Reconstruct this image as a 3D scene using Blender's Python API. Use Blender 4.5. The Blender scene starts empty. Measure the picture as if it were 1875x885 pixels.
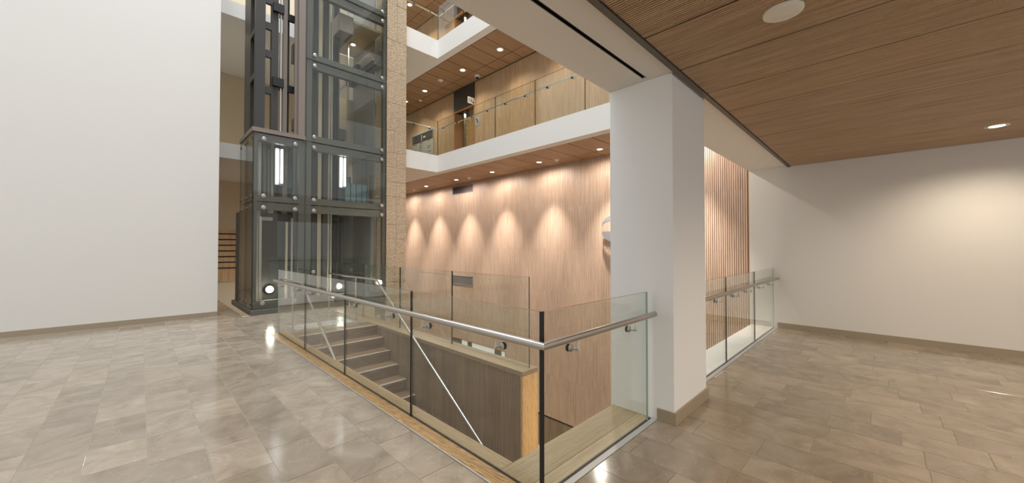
import bpy, math, random
from mathutils import Vector
random.seed(11)
scene = bpy.context.scene
col = scene.collection
R = math.radians

# ------------------------------------------------------------------ camera, light, exposure
# world: X runs deep right, Y runs deep left, Z up, metres, walkway floor at Z = 0
EYE = 1.5
F = 680.0                      # focal length in pixels of the 1875 px wide frame
cam_d = bpy.data.cameras.new('camera'); cam = bpy.data.objects.new('camera', cam_d); col.objects.link(cam)
cam_d.sensor_width = 36; cam_d.lens = 36 * F / 1875; cam_d.clip_start = .05; cam_d.clip_end = 200
cam.location = (0, 0, EYE); cam.rotation_euler = (R(90 + .885), 0, R(-45))
scene.camera = cam
scene.view_settings.view_transform = 'Standard'; scene.view_settings.look = 'None'
scene.view_settings.gamma = 1; scene.view_settings.use_curve_mapping = False
scene.view_settings.exposure = 0.0
scene.cycles.transparent_max_bounces = 40
scene.cycles.max_bounces = 8
scene.cycles.caustics_reflective = False; scene.cycles.caustics_refractive = False
scene.cycles.sample_clamp_indirect = 6

w = bpy.data.worlds.new('world'); scene.world = w; w.use_nodes = True
w.node_tree.nodes['Background'].inputs[0].default_value = (.96, .98, 1, 1)
w.node_tree.nodes['Background'].inputs[1].default_value = .95

def light(name, kind, loc, energy, color=(1, 1, 1), target=None, **kw):
    d = bpy.data.lights.new(name, kind); o = bpy.data.objects.new(name, d); col.objects.link(o)
    d.energy = energy; d.color = color; o.location = loc
    for k, v in kw.items(): setattr(d, k, v)
    if target is not None:
        o.rotation_euler = (Vector(target) - Vector(loc)).to_track_quat('-Z', 'Y').to_euler()
    return o
# daylight falling through the roof glazing over the atrium
light('atrium_skylight', 'AREA', (2.2, 5.4, 22), 4200, (.90, .95, 1), (2.2, 5.4, 0), shape='RECTANGLE', size=8, size_y=8)

# ------------------------------------------------------------------ materials
def lin(c): return tuple(((x/255)/12.92 if x/255 <= .04045 else ((x/255+.055)/1.055)**2.4) for x in c) + (1,)
def mat_new(name):
    m = bpy.data.materials.new(name); m.use_nodes = True
    nt = m.node_tree; b = nt.nodes['Principled BSDF']
    return m, nt, b, nt.nodes.new, nt.links.new
def plain(name, c, rough=.5, metal=0, emit=None, es=0, bump=0, bscale=300, spec=None):
    m, nt, b, N, L = mat_new(name)
    b.inputs['Base Color'].default_value = lin(c); b.inputs['Roughness'].default_value = rough; b.inputs['Metallic'].default_value = metal
    if spec is not None: b.inputs['Specular IOR Level'].default_value = spec
    if emit: b.inputs['Emission Color'].default_value = lin(emit); b.inputs['Emission Strength'].default_value = es
    if bump:
        t = N('ShaderNodeTexCoord'); n = N('ShaderNodeTexNoise'); n.inputs['Scale'].default_value = bscale; n.inputs['Detail'].default_value = 4
        L(t.outputs['Object'], n.inputs['Vector']); u = N('ShaderNodeBump'); u.inputs['Strength'].default_value = bump; u.inputs['Distance'].default_value = .002
        L(n.outputs[0], u.inputs['Height']); L(u.outputs[0], b.inputs['Normal'])
    return m
def ramp(N, stops):
    r = N('ShaderNodeValToRGB'); e = r.color_ramp.elements
    while len(e) < len(stops): e.new(.5)
    for k, (p, c) in enumerate(stops): e[k].position = p; e[k].color = c if len(c) == 4 else lin(c)
    return r
def objcoord(N, L, rnd):
    t = N('ShaderNodeTexCoord')
    if not rnd: return t.outputs['Object']
    i = N('ShaderNodeObjectInfo'); s = N('ShaderNodeVectorMath'); s.operation = 'SCALE'; s.inputs[0].default_value = (13, 29, 7)
    L(i.outputs['Random'], s.inputs['Scale'])
    a = N('ShaderNodeVectorMath'); L(t.outputs['Object'], a.inputs[0]); L(s.outputs[0], a.inputs[1])
    return a.outputs[0]
def wood(name, dark, mid, light_, axis='Z', fine=70, rough=.42, rnd=True, rings=False, tonevar=.12, bump=.1, band=.45):
    m, nt, b, N, L = mat_new(name)
    co = objcoord(N, L, rnd)
    def mapped(across, along):
        mp = N('ShaderNodeMapping'); sc = [across]*3; sc['XYZ'.index(axis)] = along
        mp.inputs['Scale'].default_value = sc; L(co, mp.inputs['Vector']); return mp.outputs[0]
    n1 = N('ShaderNodeTexNoise'); n1.inputs['Scale'].default_value = 1; n1.inputs['Detail'].default_value = 5; L(mapped(fine, fine/30), n1.inputs['Vector'])
    n2 = N('ShaderNodeTexNoise'); n2.inputs['Scale'].default_value = 1; n2.inputs['Detail'].default_value = 2; L(mapped(9, .35), n2.inputs['Vector'])
    fac = N('ShaderNodeMix'); fac.data_type = 'FLOAT'; fac.inputs[0].default_value = band
    L(n1.outputs[0], fac.inputs[2]); L(n2.outputs[0], fac.inputs[3]); out = fac.outputs[0]
    if rings:
        wv = N('ShaderNodeTexWave'); wv.wave_type = 'BANDS'; wv.bands_direction = 'DIAGONAL'
        wv.inputs['Scale'].default_value = 3.4; wv.inputs['Distortion'].default_value = 9; wv.inputs['Detail'].default_value = 3; wv.inputs['Detail Scale'].default_value = 1.4
        L(mapped(8, .9), wv.inputs['Vector'])
        f2 = N('ShaderNodeMix'); f2.data_type = 'FLOAT'; f2.inputs[0].default_value = rings
        L(out, f2.inputs[2]); L(wv.outputs['Fac'], f2.inputs[3]); out = f2.outputs[0]
    r = ramp(N, [(.28, dark), (.5, mid), (.72, light_)]); L(out, r.inputs[0])
    c = r.outputs[0]
    if rnd and tonevar:
        i = N('ShaderNodeObjectInfo'); mr = N('ShaderNodeMapRange'); mr.inputs[3].default_value = 1 - tonevar; mr.inputs[4].default_value = 1 + tonevar*.4
        L(i.outputs['Random'], mr.inputs[0]); mx = N('ShaderNodeVectorMath'); mx.operation = 'SCALE'; L(c, mx.inputs[0]); L(mr.outputs[0], mx.inputs['Scale']); c = mx.outputs[0]
    L(c, b.inputs['Base Color']); b.inputs['Roughness'].default_value = rough
    u = N('ShaderNodeBump'); u.inputs['Strength'].default_value = bump; u.inputs['Distance'].default_value = .001; L(n1.outputs[0], u.inputs['Height']); L(u.outputs[0], b.inputs['Normal'])
    return m
def glass(name, tint, f0=.045, rough=0.0):
    m = bpy.data.materials.new(name); m.use_nodes = True; nt = m.node_tree; N = nt.nodes.new; L = nt.links.new
    nt.nodes.remove(nt.nodes['Principled BSDF']); out = nt.nodes['Material Output']
    t = N('ShaderNodeBsdfTransparent'); t.inputs[0].default_value = tint
    g = N('ShaderNodeBsdfGlossy'); g.inputs['Roughness'].default_value = rough; g.inputs['Color'].default_value = (1, 1, 1, 1)
    lw = N('ShaderNodeLayerWeight'); lw.inputs[0].default_value = .5
    p = N('ShaderNodeMath'); p.operation = 'POWER'; p.inputs[1].default_value = 5; L(lw.outputs['Facing'], p.inputs[0])
    mr = N('ShaderNodeMapRange'); mr.inputs[3].default_value = f0; mr.inputs[4].default_value = 1; L(p.outputs[0], mr.inputs[0])
    mx = N('ShaderNodeMixShader'); L(mr.outputs[0], mx.inputs[0]); L(t.outputs[0], mx.inputs[1]); L(g.outputs[0], mx.inputs[2]); L(mx.outputs[0], out.inputs[0])
    return m
def tile_mat(name):
    m, nt, b, N, L = mat_new(name)
    at = N('ShaderNodeAttribute'); at.attribute_name = 'tone'
    t = N('ShaderNodeTexCoord'); s = N('ShaderNodeVectorMath'); s.operation = 'SCALE'; s.inputs[0].default_value = (31, 17, 5); L(at.outputs['Fac'], s.inputs['Scale'])
    a = N('ShaderNodeVectorMath'); L(t.outputs['Object'], a.inputs[0]); L(s.outputs[0], a.inputs[1])
    n = N('ShaderNodeTexNoise'); n.inputs['Scale'].default_value = 3.2; n.inputs['Detail'].default_value = 8; n.inputs['Distortion'].default_value = 1.2; L(a.outputs[0], n.inputs['Vector'])
    r = ramp(N, [(.3, (146, 132, 114)), (.5, (161, 147, 129)), (.7, (173, 160, 142))]); L(n.outputs[0], r.inputs[0])
    # pale calcite veins
    v = N('ShaderNodeTexNoise'); v.inputs['Scale'].default_value = 2.1; v.inputs['Detail'].default_value = 5; v.inputs['Distortion'].default_value = 2.5; L(a.outputs[0], v.inputs['Vector'])
    sb = N('ShaderNodeMath'); sb.operation = 'SUBTRACT'; sb.inputs[1].default_value = .5; L(v.outputs[0], sb.inputs[0])
    ab = N('ShaderNodeMath'); ab.operation = 'ABSOLUTE'; L(sb.outputs[0], ab.inputs[0])
    vr = ramp(N, [(0, (1, 1, 1, 1)), (.012, (0, 0, 0, 1))]); L(ab.outputs[0], vr.inputs[0])
    vm = N('ShaderNodeMath'); vm.operation = 'MULTIPLY'; vm.inputs[1].default_value = .3; L(vr.outputs[0], vm.inputs[0])
    mx = N('ShaderNodeMix'); mx.data_type = 'RGBA'; mx.inputs[7].default_value = lin((196, 186, 168)); L(vm.outputs[0], mx.inputs[0]); L(r.outputs[0], mx.inputs[6])
    mr = N('ShaderNodeMapRange'); mr.inputs[3].default_value = .70; mr.inputs[4].default_value = .90; L(at.outputs['Fac'], mr.inputs[0])
    sc = N('ShaderNodeVectorMath'); sc.operation = 'SCALE'; L(mx.outputs[2], sc.inputs[0]); L(mr.outputs[0], sc.inputs['Scale'])
    L(sc.outputs[0], b.inputs['Base Color'])
    b.inputs['Roughness'].default_value = .13; b.inputs['Specular IOR Level'].default_value = .5
    u = N('ShaderNodeBump'); u.inputs['Strength'].default_value = .02; u.inputs['Distance'].default_value = .002; L(n.outputs[0], u.inputs['Height']); L(u.outputs[0], b.inputs['Normal'])
    return m
def stone_mat(name):
    m, nt, b, N, L = mat_new(name)
    co = objcoord(N, L, True)
    n = N('ShaderNodeTexNoise'); n.inputs['Scale'].default_value = 22; n.inputs['Detail'].default_value = 6; n.inputs['Roughness'].default_value = .7; L(co, n.inputs['Vector'])
    v = N('ShaderNodeTexVoronoi'); v.inputs['Scale'].default_value = 30; L(co, v.inputs['Vector'])
    r = ramp(N, [(.3, (160, 138, 112)), (.5, (184, 163, 136)), (.72, (204, 185, 158))]); L(n.outputs[0], r.inputs[0])
    L(r.outputs[0], b.inputs['Base Color']); b.inputs['Roughness'].default_value = .9
    u = N('ShaderNodeBump'); u.inputs['Strength'].default_value = .6; u.inputs['Distance'].default_value = .02
    ad = N('ShaderNodeMath'); L(n.outputs[0], ad.inputs[0]); L(v.outputs['Distance'], ad.inputs[1]); L(ad.outputs[0], u.inputs['Height']); L(u.outputs[0], b.inputs['Normal'])
    return m

M = dict(
    white=plain('white_plaster', (224, 221, 215), .7, bump=.05, bscale=120),
    column=plain('column_paint', (238, 239, 238), .55, bump=.04, bscale=90),
    grout=plain('grout', (186, 176, 160), .8),
    tile=tile_mat('limestone_tile'),
    stone=stone_mat('bush_hammered_stone'),
    mortar=plain('mortar', (196, 182, 158), .9),
    base=plain('limestone_skirting', (160, 146, 124), .35, bump=.1, bscale=60),
    ribwood=wood('ribbed_veneer', (184, 153, 130), (209, 181, 158), (225, 201, 180), 'Z', 60, tonevar=.02, band=.22),
    wallwood=wood('flat_veneer', (166, 136, 102), (194, 164, 128), (214, 186, 150), 'Z', 60, tonevar=.03, band=.3),
    stairwood=wood('stair_veneer', (104, 86, 68), (140, 118, 96), (164, 142, 118), 'Z', 70),
    ceilwood=wood('ceiling_veneer', (154, 126, 97), (186, 156, 123), (204, 175, 142), 'Y', 60, .5, tonevar=.05, band=.15),
    farceil=wood('far_ceiling_veneer', (134, 104, 76), (160, 126, 94), (176, 142, 108), 'X', 60, .5, tonevar=.05),
    oak_y=wood('oak_along_y', (120, 90, 54), (166, 132, 88), (192, 156, 106), 'Y', 50, .38, rings=.27),
    oak_pale=wood('pale_oak_along_y', (124, 104, 78), (152, 130, 100), (172, 150, 120), 'Y', 50, .38, rings=.15),
    oak_x=wood('oak_along_x', (130, 112, 82), (154, 134, 102), (174, 154, 122), 'X', 50, .38, rings=.12),
    oak_z=wood('oak_along_z', (178, 130, 76), (214, 168, 108), (228, 188, 132), 'Z', 50, .4, rings=.2),
    tread=wood('oak_tread', (88, 65, 43), (120, 92, 64), (142, 112, 82), 'X', 50, .35, rings=.14),
    grooveshade=plain('groove_shade', (118, 89, 68), .6), ceilgrooveshade=plain('acoustic_fleece', (62, 48, 36), .9),  # dark groove bottoms: the shade of the grooves put into the colour
    railgrey=plain('zinc_rail', (172, 170, 162), .4),
    silver=plain('silver_paint', (150, 150, 152), .4, .3), studsteel=plain('stud_steel', (214, 214, 210), .35, .4),
    edgewood=plain('oak_edging', (166, 112, 60), .5),
    steel=plain('brushed_steel', (186, 182, 176), .3, 1),
    satin=plain('satin_steel', (176, 174, 170), .38, 1),
    dark=plain('dark_steel', (98, 97, 91), .42, .1),
    darker=plain('blackened_steel', (58, 56, 53), .45, .1),
    bronze=plain('bronze_grey_steel', (132, 120, 111), .4, .1),
    black=plain('black_seal', (16, 16, 17), .5),
    gap=plain('shadow_gap', (20, 19, 18), .9),
    trim=plain('grey_brown_metal', (98, 90, 80), .45, .3),
    channel=plain('aluminium_channel', (190, 190, 190), .4, .5),
    plastic=plain('white_plastic', (228, 224, 214), .4),
    glass=glass('railing_glass', (.945, .965, .945, 1)),
    lglass=glass('lift_glass', (.93, .945, .92, 1), .032),
    edge=plain('green_glass_edge', (26, 34, 30), .15),
    paleedge=plain('pale_glass_edge', (150, 178, 166), .2),
    blue=plain('blue_grey_panel', (120, 146, 152), .3),
    pale=plain('pale_grey_panel', (150, 150, 146), .5),
    beige=plain('beige_plaster', (198, 184, 158), .7),
    lamp=plain('lamp_glow', (255, 246, 230), .4, emit=(255, 240, 215), es=14),
    reflectglow=plain('reflection_glow', (255, 250, 240), .4, emit=(255, 246, 232), es=1.6), litpanel=plain('lit_room_panel', (235, 236, 232), .5, emit=(235, 238, 236), es=.45),
    tube=plain('tube_glow', (255, 255, 255), .4, emit=(240, 244, 255), es=6),
    nosing=plain('nosing_strip', (172, 170, 162), .6, .2, bump=.4, bscale=200),
    charcoal=plain('charcoal_panel', (58, 56, 54), .45, bump=.2, bscale=20),
    signgrey=plain('sign_grey', (166, 172, 168), .4),
    signdark=plain('sign_dark', (50, 50, 54), .4),
    signwhite=plain('sign_white', (230, 228, 218), .4),
    gold=plain('woven_gold', (176, 142, 88), .5),
    grille=plain('grille_grey', (140, 128, 124), .5, .2),
)

# ------------------------------------------------------------------ builders
class MB:
    def __init__(s): s.v = []; s.f = []; s.mi = []
    def add(s, vs, fs, mi=0):
        n = len(s.v); s.v += [tuple(p) for p in vs]; s.f += [tuple(n+i for i in f) for f in fs]; s.mi += [mi]*len(fs); return s
    def box(s, x0, x1, y0, y1, z0, z1, mi=0):
        return s.add([(x0,y0,z0),(x1,y0,z0),(x1,y1,z0),(x0,y1,z0),(x0,y0,z1),(x1,y0,z1),(x1,y1,z1),(x0,y1,z1)],
                     [(3,2,1,0),(4,5,6,7),(0,1,5,4),(1,2,6,5),(2,3,7,6),(3,0,4,7)], mi)
    def tube(s, path, r, n=12, mi=0):
        P = [Vector(p) for p in path]; rings = []
        for i, p in enumerate(P):
            a = (P[i]-P[i-1]).normalized() if i else None; b = (P[i+1]-P[i]).normalized() if i < len(P)-1 else None
            t = (a+b).normalized() if a and b else (a or b)
            k = 1/max(.35, t.dot(b)) if a and b else 1
            ref = Vector((0,0,1)) if abs(t.z) < .95 else Vector((1,0,0))
            if rings and abs(t.z) >= .95: ref = ref0
            u = t.cross(ref).normalized(); w_ = u.cross(t).normalized(); ref0 = ref
            # stretch mitred rings in the bend plane
            bend = (b-a) if a and b else Vector((0,0,0)); bd = bend.normalized() if bend.length > 1e-4 else None
            ring = []
            for j in range(n):
                q = (math.cos(2*math.pi*j/n)*u + math.sin(2*math.pi*j/n)*w_)*r
                if bd is not None: q = q + bd*(q.dot(bd))*(k-1)
                ring.append(p+q)
            rings.append(ring)
        vs = [q for ring in rings for q in ring]; fs = []
        for i in range(len(P)-1):
            # match ring rotation
            best = min(range(n), key=lambda o: (rings[i+1][o]-rings[i][0]-(P[i+1]-P[i])).length)
            flip = 1 if (rings[i+1][(best+1) % n]-P[i+1]).dot(rings[i][1]-P[i]) >= (rings[i+1][(best-1) % n]-P[i+1]).dot(rings[i][1]-P[i]) else -1
            for j in range(n):
                fs.append((i*n+j, i*n+(j+1) % n, (i+1)*n+(best+flip*(j+1)) % n, (i+1)*n+(best+flip*j) % n))
        fs.append(tuple(range(n-1, -1, -1))); fs.append(tuple((len(P)-1)*n+j for j in range(n)))
        return s.add(vs, fs, mi)
    def lathe(s, c, prof, axis=(0,0,1), n=20, mi=0):        # prof: (radius, height along axis)
        ax = Vector(axis).normalized(); ref = Vector((0,0,1)) if abs(ax.z) < .9 else Vector((1,0,0))
        u = ax.cross(ref).normalized(); w_ = ax.cross(u); c = Vector(c); vs = []; fs = []
        for r, h in prof:
            for j in range(n): vs.append(c + ax*h + (u*math.cos(2*math.pi*j/n) + w_*math.sin(2*math.pi*j/n))*max(r, 1e-4))
        for i in range(len(prof)-1):
            for j in range(n): fs.append((i*n+j, i*n+(j+1) % n, (i+1)*n+(j+1) % n, (i+1)*n+j))
        fs.append(tuple(range(n-1, -1, -1))); fs.append(tuple((len(prof)-1)*n+j for j in range(n)))
        return s.add(vs, fs, mi)
    def prism(s, poly, d, mi=0):                            # closed polygon of 3-D points swept by vector d
        n = len(poly); P = [Vector(p) for p in poly]; d = Vector(d)
        return s.add(P + [p+d for p in P], [tuple(range(n-1,-1,-1)), tuple(range(n, 2*n))] + [(i, (i+1) % n, n+(i+1) % n, n+i) for i in range(n)], mi)
    def mesh(s, name, mats, off=(0,0,0), smooth=False):
        me = bpy.data.meshes.new(name); me.from_pydata([(p[0]-off[0], p[1]-off[1], p[2]-off[2]) for p in s.v], [], s.f)
        for m in (mats if isinstance(mats, (list, tuple)) else [mats]): me.materials.append(M[m])
        me.polygons.foreach_set('material_index', s.mi)
        if smooth:
            me.polygons.foreach_set('use_smooth', [True]*len(s.f)); me.update(); me.set_sharp_from_angle(angle=R(40))
        me.update(); return me
    def build(s, name, mats, parent=None, smooth=False, bevel=0, recalc=True):
        off = wloc(parent) if parent else (0,0,0)
        me = s.mesh(name, mats, off, smooth)
        o = bpy.data.objects.new(name, me); col.objects.link(o); o.parent = parent
        if recalc and not smooth and False: pass
        if bevel:
            b = o.modifiers.new('bevel', 'BEVEL'); b.width = bevel; b.segments = 2; b.limit_method = 'ANGLE'
        return o
def wloc(o):
    p = Vector((0,0,0))
    while o is not None: p += o.location; o = o.parent
    return p
def tag(o, label, cat, group=None, kind=None):
    o['label'] = label; o['category'] = cat
    if group: o['group'] = group
    if kind: o['kind'] = kind
    return o
def thing(name, label, cat, loc=(0,0,0), group=None, kind=None):
    o = bpy.data.objects.new(name, None); col.objects.link(o); o.location = loc; o.empty_display_size = .1
    return tag(o, label, cat, group, kind)
def put(name, me, loc, parent=None):
    o = bpy.data.objects.new(name, me); col.objects.link(o); o.parent = parent
    o.location = Vector(loc) - (wloc(parent) if parent else Vector((0,0,0))); return o
def box(name, mat, parent, *b, bevel=0): return MB().box(*b).build(name, mat, parent, bevel=bevel)

# ------------------------------------------------------------------ plan (metres)
GX, GY = 1.72, 1.465           # glass lines of the stairwell guardrail
LX0, LX1 = 1.593, 1.85         # oak kerb along the long side
LY1 = 1.84                     # inner edge of the ledge on the short side
CX0, CX1, CY0, CY1 = 3.2, 4.0, 1.262, 1.86
CEIL = 3.0
WX = 8.45                      # face of the far wood wall
EX = 8.42                      # end wall of the corridor
STY = 6.95                     # top nosing
PX0, PX1 = 3.25, 3.53          # stair parapet
LIFTY = 9.8
LOW = -4.38
RAILZ = .924

# ------------------------------------------------------------------ floor
floor = thing('floor', 'beige limestone floor tiles laid in staggered courses around the stairwell', 'floor', kind='structure')
fb = MB()
fb.box(-9, LX0-.012, -5, 16.4, -.32, -.004); fb.box(LX0-.012, EX, -5, GY-.06, -.32, -.004); fb.box(LX0-.012, PX0, 7.35, LIFTY+.1, -.32, -.004)
fb.build('screed', 'grout', floor)
def proj(x, y, z=0):
    d = (x+y)/math.sqrt(2); l = (x-y)/math.sqrt(2)
    return (None if d < .3 else (937.5+F*l/d, 453-F*(z-EYE)/d))
def tile_geo(mb, x0, x1, y0, y1):
    g = .0015; x0 += g; x1 -= g; y0 += g; y1 -= g; c = .0015
    vs = [(x0,y0,-.012),(x1,y0,-.012),(x1,y1,-.012),(x0,y1,-.012),(x0,y0,-c),(x1,y0,-c),(x1,y1,-c),(x0,y1,-c),
          (x0+c,y0+c,0),(x1-c,y0+c,0),(x1-c,y1-c,0),(x0+c,y1-c,0)]
    fs = [(8,9,10,11)] + [(a, (a+1) % 4, 4+(a+1) % 4, 4+a) for a in range(4)] + [(4+a, 4+(a+1) % 4, 8+(a+1) % 4, 8+a) for a in range(4)]
    mb.add(vs, fs)
tiles = []
def course(x0, x1, ya, yb, start):
    y = start
    while y < yb:
        ln = random.choice((.44, .48, .52, .6, .62)); a, b = max(y, ya), min(y+ln, yb)
        if b-a > .03: tiles.append((x0, x1, a, b))
        y += ln
k = -32
while .67+.31*k < EX:
    x0, x1 = .67+.31*k, .98+.31*k; k += 1
    if x1 <= LX0+.02:
        course(x0, min(x1, LX0-.012), -4.6, 16.4, -4.6-random.random()*.5)
    else:
        xa = max(x0, LX0-.012)
        if x1 > LX0: course(xa, min(x1, EX), -4.6, GY-.06, -4.6-random.random()*.5)
        if x0 < PX0:
            course(max(x0, LX1 if x0 < LX1 else x0), min(x1, PX0), 7.35 if x0 > LX0 else 7.55, LIFTY-.02, 7.35-random.random()*.4) if x1 > LX1 else None
for a in ((LX0-.012, LX1, 7.53, LIFTY-.02),): course(*a, 7.5)
def seen(t):
    for x in t[:2]:
        for y in t[2:]:
            p = proj(x, y)
            if p and -30 < p[0] < 1905 and p[1] < 905: return True
    return False
tiles.sort(key=lambda t: (not seen(t), (t[0]+t[1])**2+(t[2]+t[3])**2))
def with_tone(me, tones):
    a = me.attributes.new('tone', 'FLOAT', 'POINT'); a.data.foreach_set('value', tones)
for t in tiles[:300]:
    mb = MB(); tile_geo(mb, *t); me = mb.mesh('tile', 'tile'); with_tone(me, [random.random()]*12)
    o = bpy.data.objects.new('tile', me); col.objects.link(o); o.parent = floor
mb = MB(); tn = []
for t in tiles[300:]: tile_geo(mb, *t); tn += [random.random()]*12
o = mb.build('distant_tiling', 'tile', floor); with_tone(o.data, tn); o['kind'] = 'stuff'

# kerb of oak along the long side, ledge along the short side
trim = thing('trim_1', 'oak kerb boards set flush in the floor along the long glass guardrail', 'kerb', (LX0, GY, 0), kind='structure')
for a, b in ((-.0, 3.0), (3.002, 5.1), (5.102, 7.53)):
    a = max(a, 1.40)
    MB().box(LX0, GX-.012, a, b, -.06, .002).build('board', 'oak_y', trim, bevel=.002)
    MB().box(GX+.012, LX1, max(a, LY1+.002), b, -.06, .002).build('board', 'oak_pale', trim, bevel=.002)
box('edge_strip', 'channel', trim, LX0-.010, LX0, 1.40, 7.53, -.03, .003)
trim = thing('trim_2', 'wide oak ledge inside the short glass guardrail before the column', 'ledge', (LX1, LY1, 0), kind='structure')
MB().box(LX1-.12, CX0, GY+.012, 1.585, -.06, .002).build('board', 'oak_x', trim, bevel=.002)
MB().box(LX1-.12, CX0, 1.587, LY1, -.06, .002).build('board', 'oak_x', trim, bevel=.002)
tag(box('trim_3', 'white', None, CX1, EX, GY+.012, LY1, -.06, .001), 'white ledge behind the glass guardrail right of the column', 'ledge', kind='structure')
# sides of the slab around the well
w1 = MB(); w1.box(GX-.01, LX1-.005, LY1, 7.3, LOW, -.06); w1.build('wall_stairwell', 'white'); tag(bpy.data.objects['wall_stairwell'], 'white wall of the stairwell below the oak kerb', 'wall', kind='structure')
w1 = MB(); w1.box(LX0, EX, GY-.2, LY1-.01, LOW, -.06); o = w1.build('wall_well_end', 'white'); tag(o, 'white wall under the ledge at the near end of the well', 'wall', kind='structure')
o = MB().box(1.6, WX+.2, -1, 16.4, LOW-.2, LOW).build('floor_lower', 'base'); tag(o, 'lower lobby floor at the bottom of the void', 'floor', kind='structure')

# ------------------------------------------------------------------ far wall of ribbed wood panels
def rib_panel(name, wdt, hgt, pitch, mat, depth=.007, along='Z'):
    # face toward -X, ribs run up; local y 0..wdt, z 0..hgt, x = 0 is the groove
    mb = MB(); n = max(1, round(wdt/pitch)); p = wdt/n; prof = []
    for i in range(n):
        y = i*p; prof += [(y, 0), (y+p*.22, 0), (y+p*.28, -depth), (y+p*.92, -depth)]
    prof.append((wdt, 0))
    vs = [(x, y, 0) for y, x in prof] + [(x, y, hgt) for y, x in prof]; m = len(prof)
    fs = [(i, m+i, m+i+1, i+1) for i in range(m-1)]; NG = m-1
    vs += [(.015, 0, 0), (.015, wdt, 0), (.015, 0, hgt), (.015, wdt, hgt)]
    fs += [(2*m, 2*m+2, m, 0), (m-1, 2*m-1, 2*m+3, 2*m+1)]
    mb.add(vs, fs); mb.mi = [1 if i < NG and i % 4 == 0 else 0 for i in range(len(fs))]; return mb.mesh(name, [mat, 'grooveshade'])
far = thing('wall_far', 'tall far wall of vertically ribbed light oak panels behind the void', 'wall', (WX, 1.86, LOW), kind='structure')
PW, PH = .636, 1.215
SEAM = -3.42
DY0, DY1 = 10.34, 11.55        # door portals of the upper levels
OY0, OY1, OZ = 8.74, 11.67, -1.90   # lobby opening low in the wall
bk = MB()
XB0, XB1 = WX+.02, WX+.22
ymax = 1.88+23*PW
def backing(y0, y1, z0, z1): bk.box(XB0, XB1, y0, y1, z0, z1)
backing(1.86, OY0, LOW, 4.38); backing(OY1, 16.5, LOW, 4.38); backing(OY0, OY1, OZ, 4.38)
for z0, zd, z1 in ((4.38, 6.61, 8.03), (8.03, 10.27, 11.6)):
    backing(1.86, DY0, z0, z1); backing(DY1, 16.5, z0, z1); backing(DY0, DY1, zd, z1)
bk.build('backing', 'stairwood', far)
g = .0015
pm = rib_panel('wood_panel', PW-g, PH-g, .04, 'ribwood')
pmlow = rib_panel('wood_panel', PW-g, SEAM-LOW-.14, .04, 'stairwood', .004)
hs = {}
for i in range(23):
    y = 1.88+i*PW
    for j in range(6):
        z = SEAM+j*PH; zt = z+PH-g
        if y+PW > OY0 and y < OY1 and z < OZ:
            # panels meeting the opening: built to its edges
            if zt > OZ:
                ya, yb = max(y, OY0), min(y+PW, OY1)
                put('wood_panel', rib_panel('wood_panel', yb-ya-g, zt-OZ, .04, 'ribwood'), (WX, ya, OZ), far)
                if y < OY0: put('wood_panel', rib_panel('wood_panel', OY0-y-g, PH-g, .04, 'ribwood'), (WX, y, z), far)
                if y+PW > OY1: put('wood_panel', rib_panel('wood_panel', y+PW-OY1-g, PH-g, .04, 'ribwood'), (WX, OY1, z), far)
            continue
        put('wood_panel', pm, (WX, y, z), far)
    if not (y+PW > OY0 and y < OY1): put('wood_panel', pmlow, (WX, y, LOW+.09), far)
for z0, h in ((4.40, 3.04), (8.05, 3.0)):
    ys = []
    n1 = 14; n2 = 8
    for i in range(n1): ys.append((1.88+(DY0-1.88)/n1*i, (DY0-1.88)/n1))
    for i in range(n2): ys.append((DY1+(16.48-DY1)/n2*i, (16.48-DY1)/n2))
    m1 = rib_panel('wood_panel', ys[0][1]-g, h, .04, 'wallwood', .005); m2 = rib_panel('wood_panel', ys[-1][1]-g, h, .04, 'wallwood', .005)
    for i, (y, wd) in enumerate(ys): put('wood_panel', m1 if i < n1 else m2, (WX, y, z0), far)
box('edge_board', 'edgewood', far, WX-.012, WX+.02, 1.86, 1.878, -.06, 3.86)
box('shadow_line', 'gap', far, WX+.005, WX+.02, 1.88, OY0, SEAM-.06, SEAM+.004)
box('skirting', 'stairwood', far, WX-.012, WX+.02, 1.88, OY0, LOW, LOW+.085)
# opening to the lobby recess: oak reveal, pale cladding with two dark mullions
op = thing('window_1', 'low wide opening in the ribbed wall with white panels between dark uprights', 'window', (WX, OY0, LOW), kind='structure')
box('head', 'edgewood', op, WX-.01, WX+.2, OY0, OY1, OZ-.025, OZ); 
for y in (OY0, OY1-.03): box('jamb', 'edgewood', op, WX-.01, WX+.2, y, y+.03, LOW, OZ-.025)
seg = [(OY0+.03, 8.98, 'litpanel'), (8.98, 9.32, 'dark'), (9.32, 10.52, 'litpanel'), (10.52, 10.78, 'dark'), (10.78, 11.12, 'litpanel'), (11.12, OY1-.03, 'dark')]
for a, b, m_ in seg: box('panel' if m_ != 'dark' else 'upright', m_, op, WX+.03, WX+.19, a, b-.006, LOW, OZ-.03)
# socket plate low on the wall
s_ = thing('socket_plate', 'small white socket plate low on the far wood wall', 'socket', (WX-.01, 5.0, -4.15))
box('plate', 'plastic', s_, WX-.024, WX-.005, 4.93, 5.07, -4.19, -4.11, bevel=.003); box('socket', 'black', s_, WX-.028, WX-.024, 4.96, 5.0, -4.165, -4.135)

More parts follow.
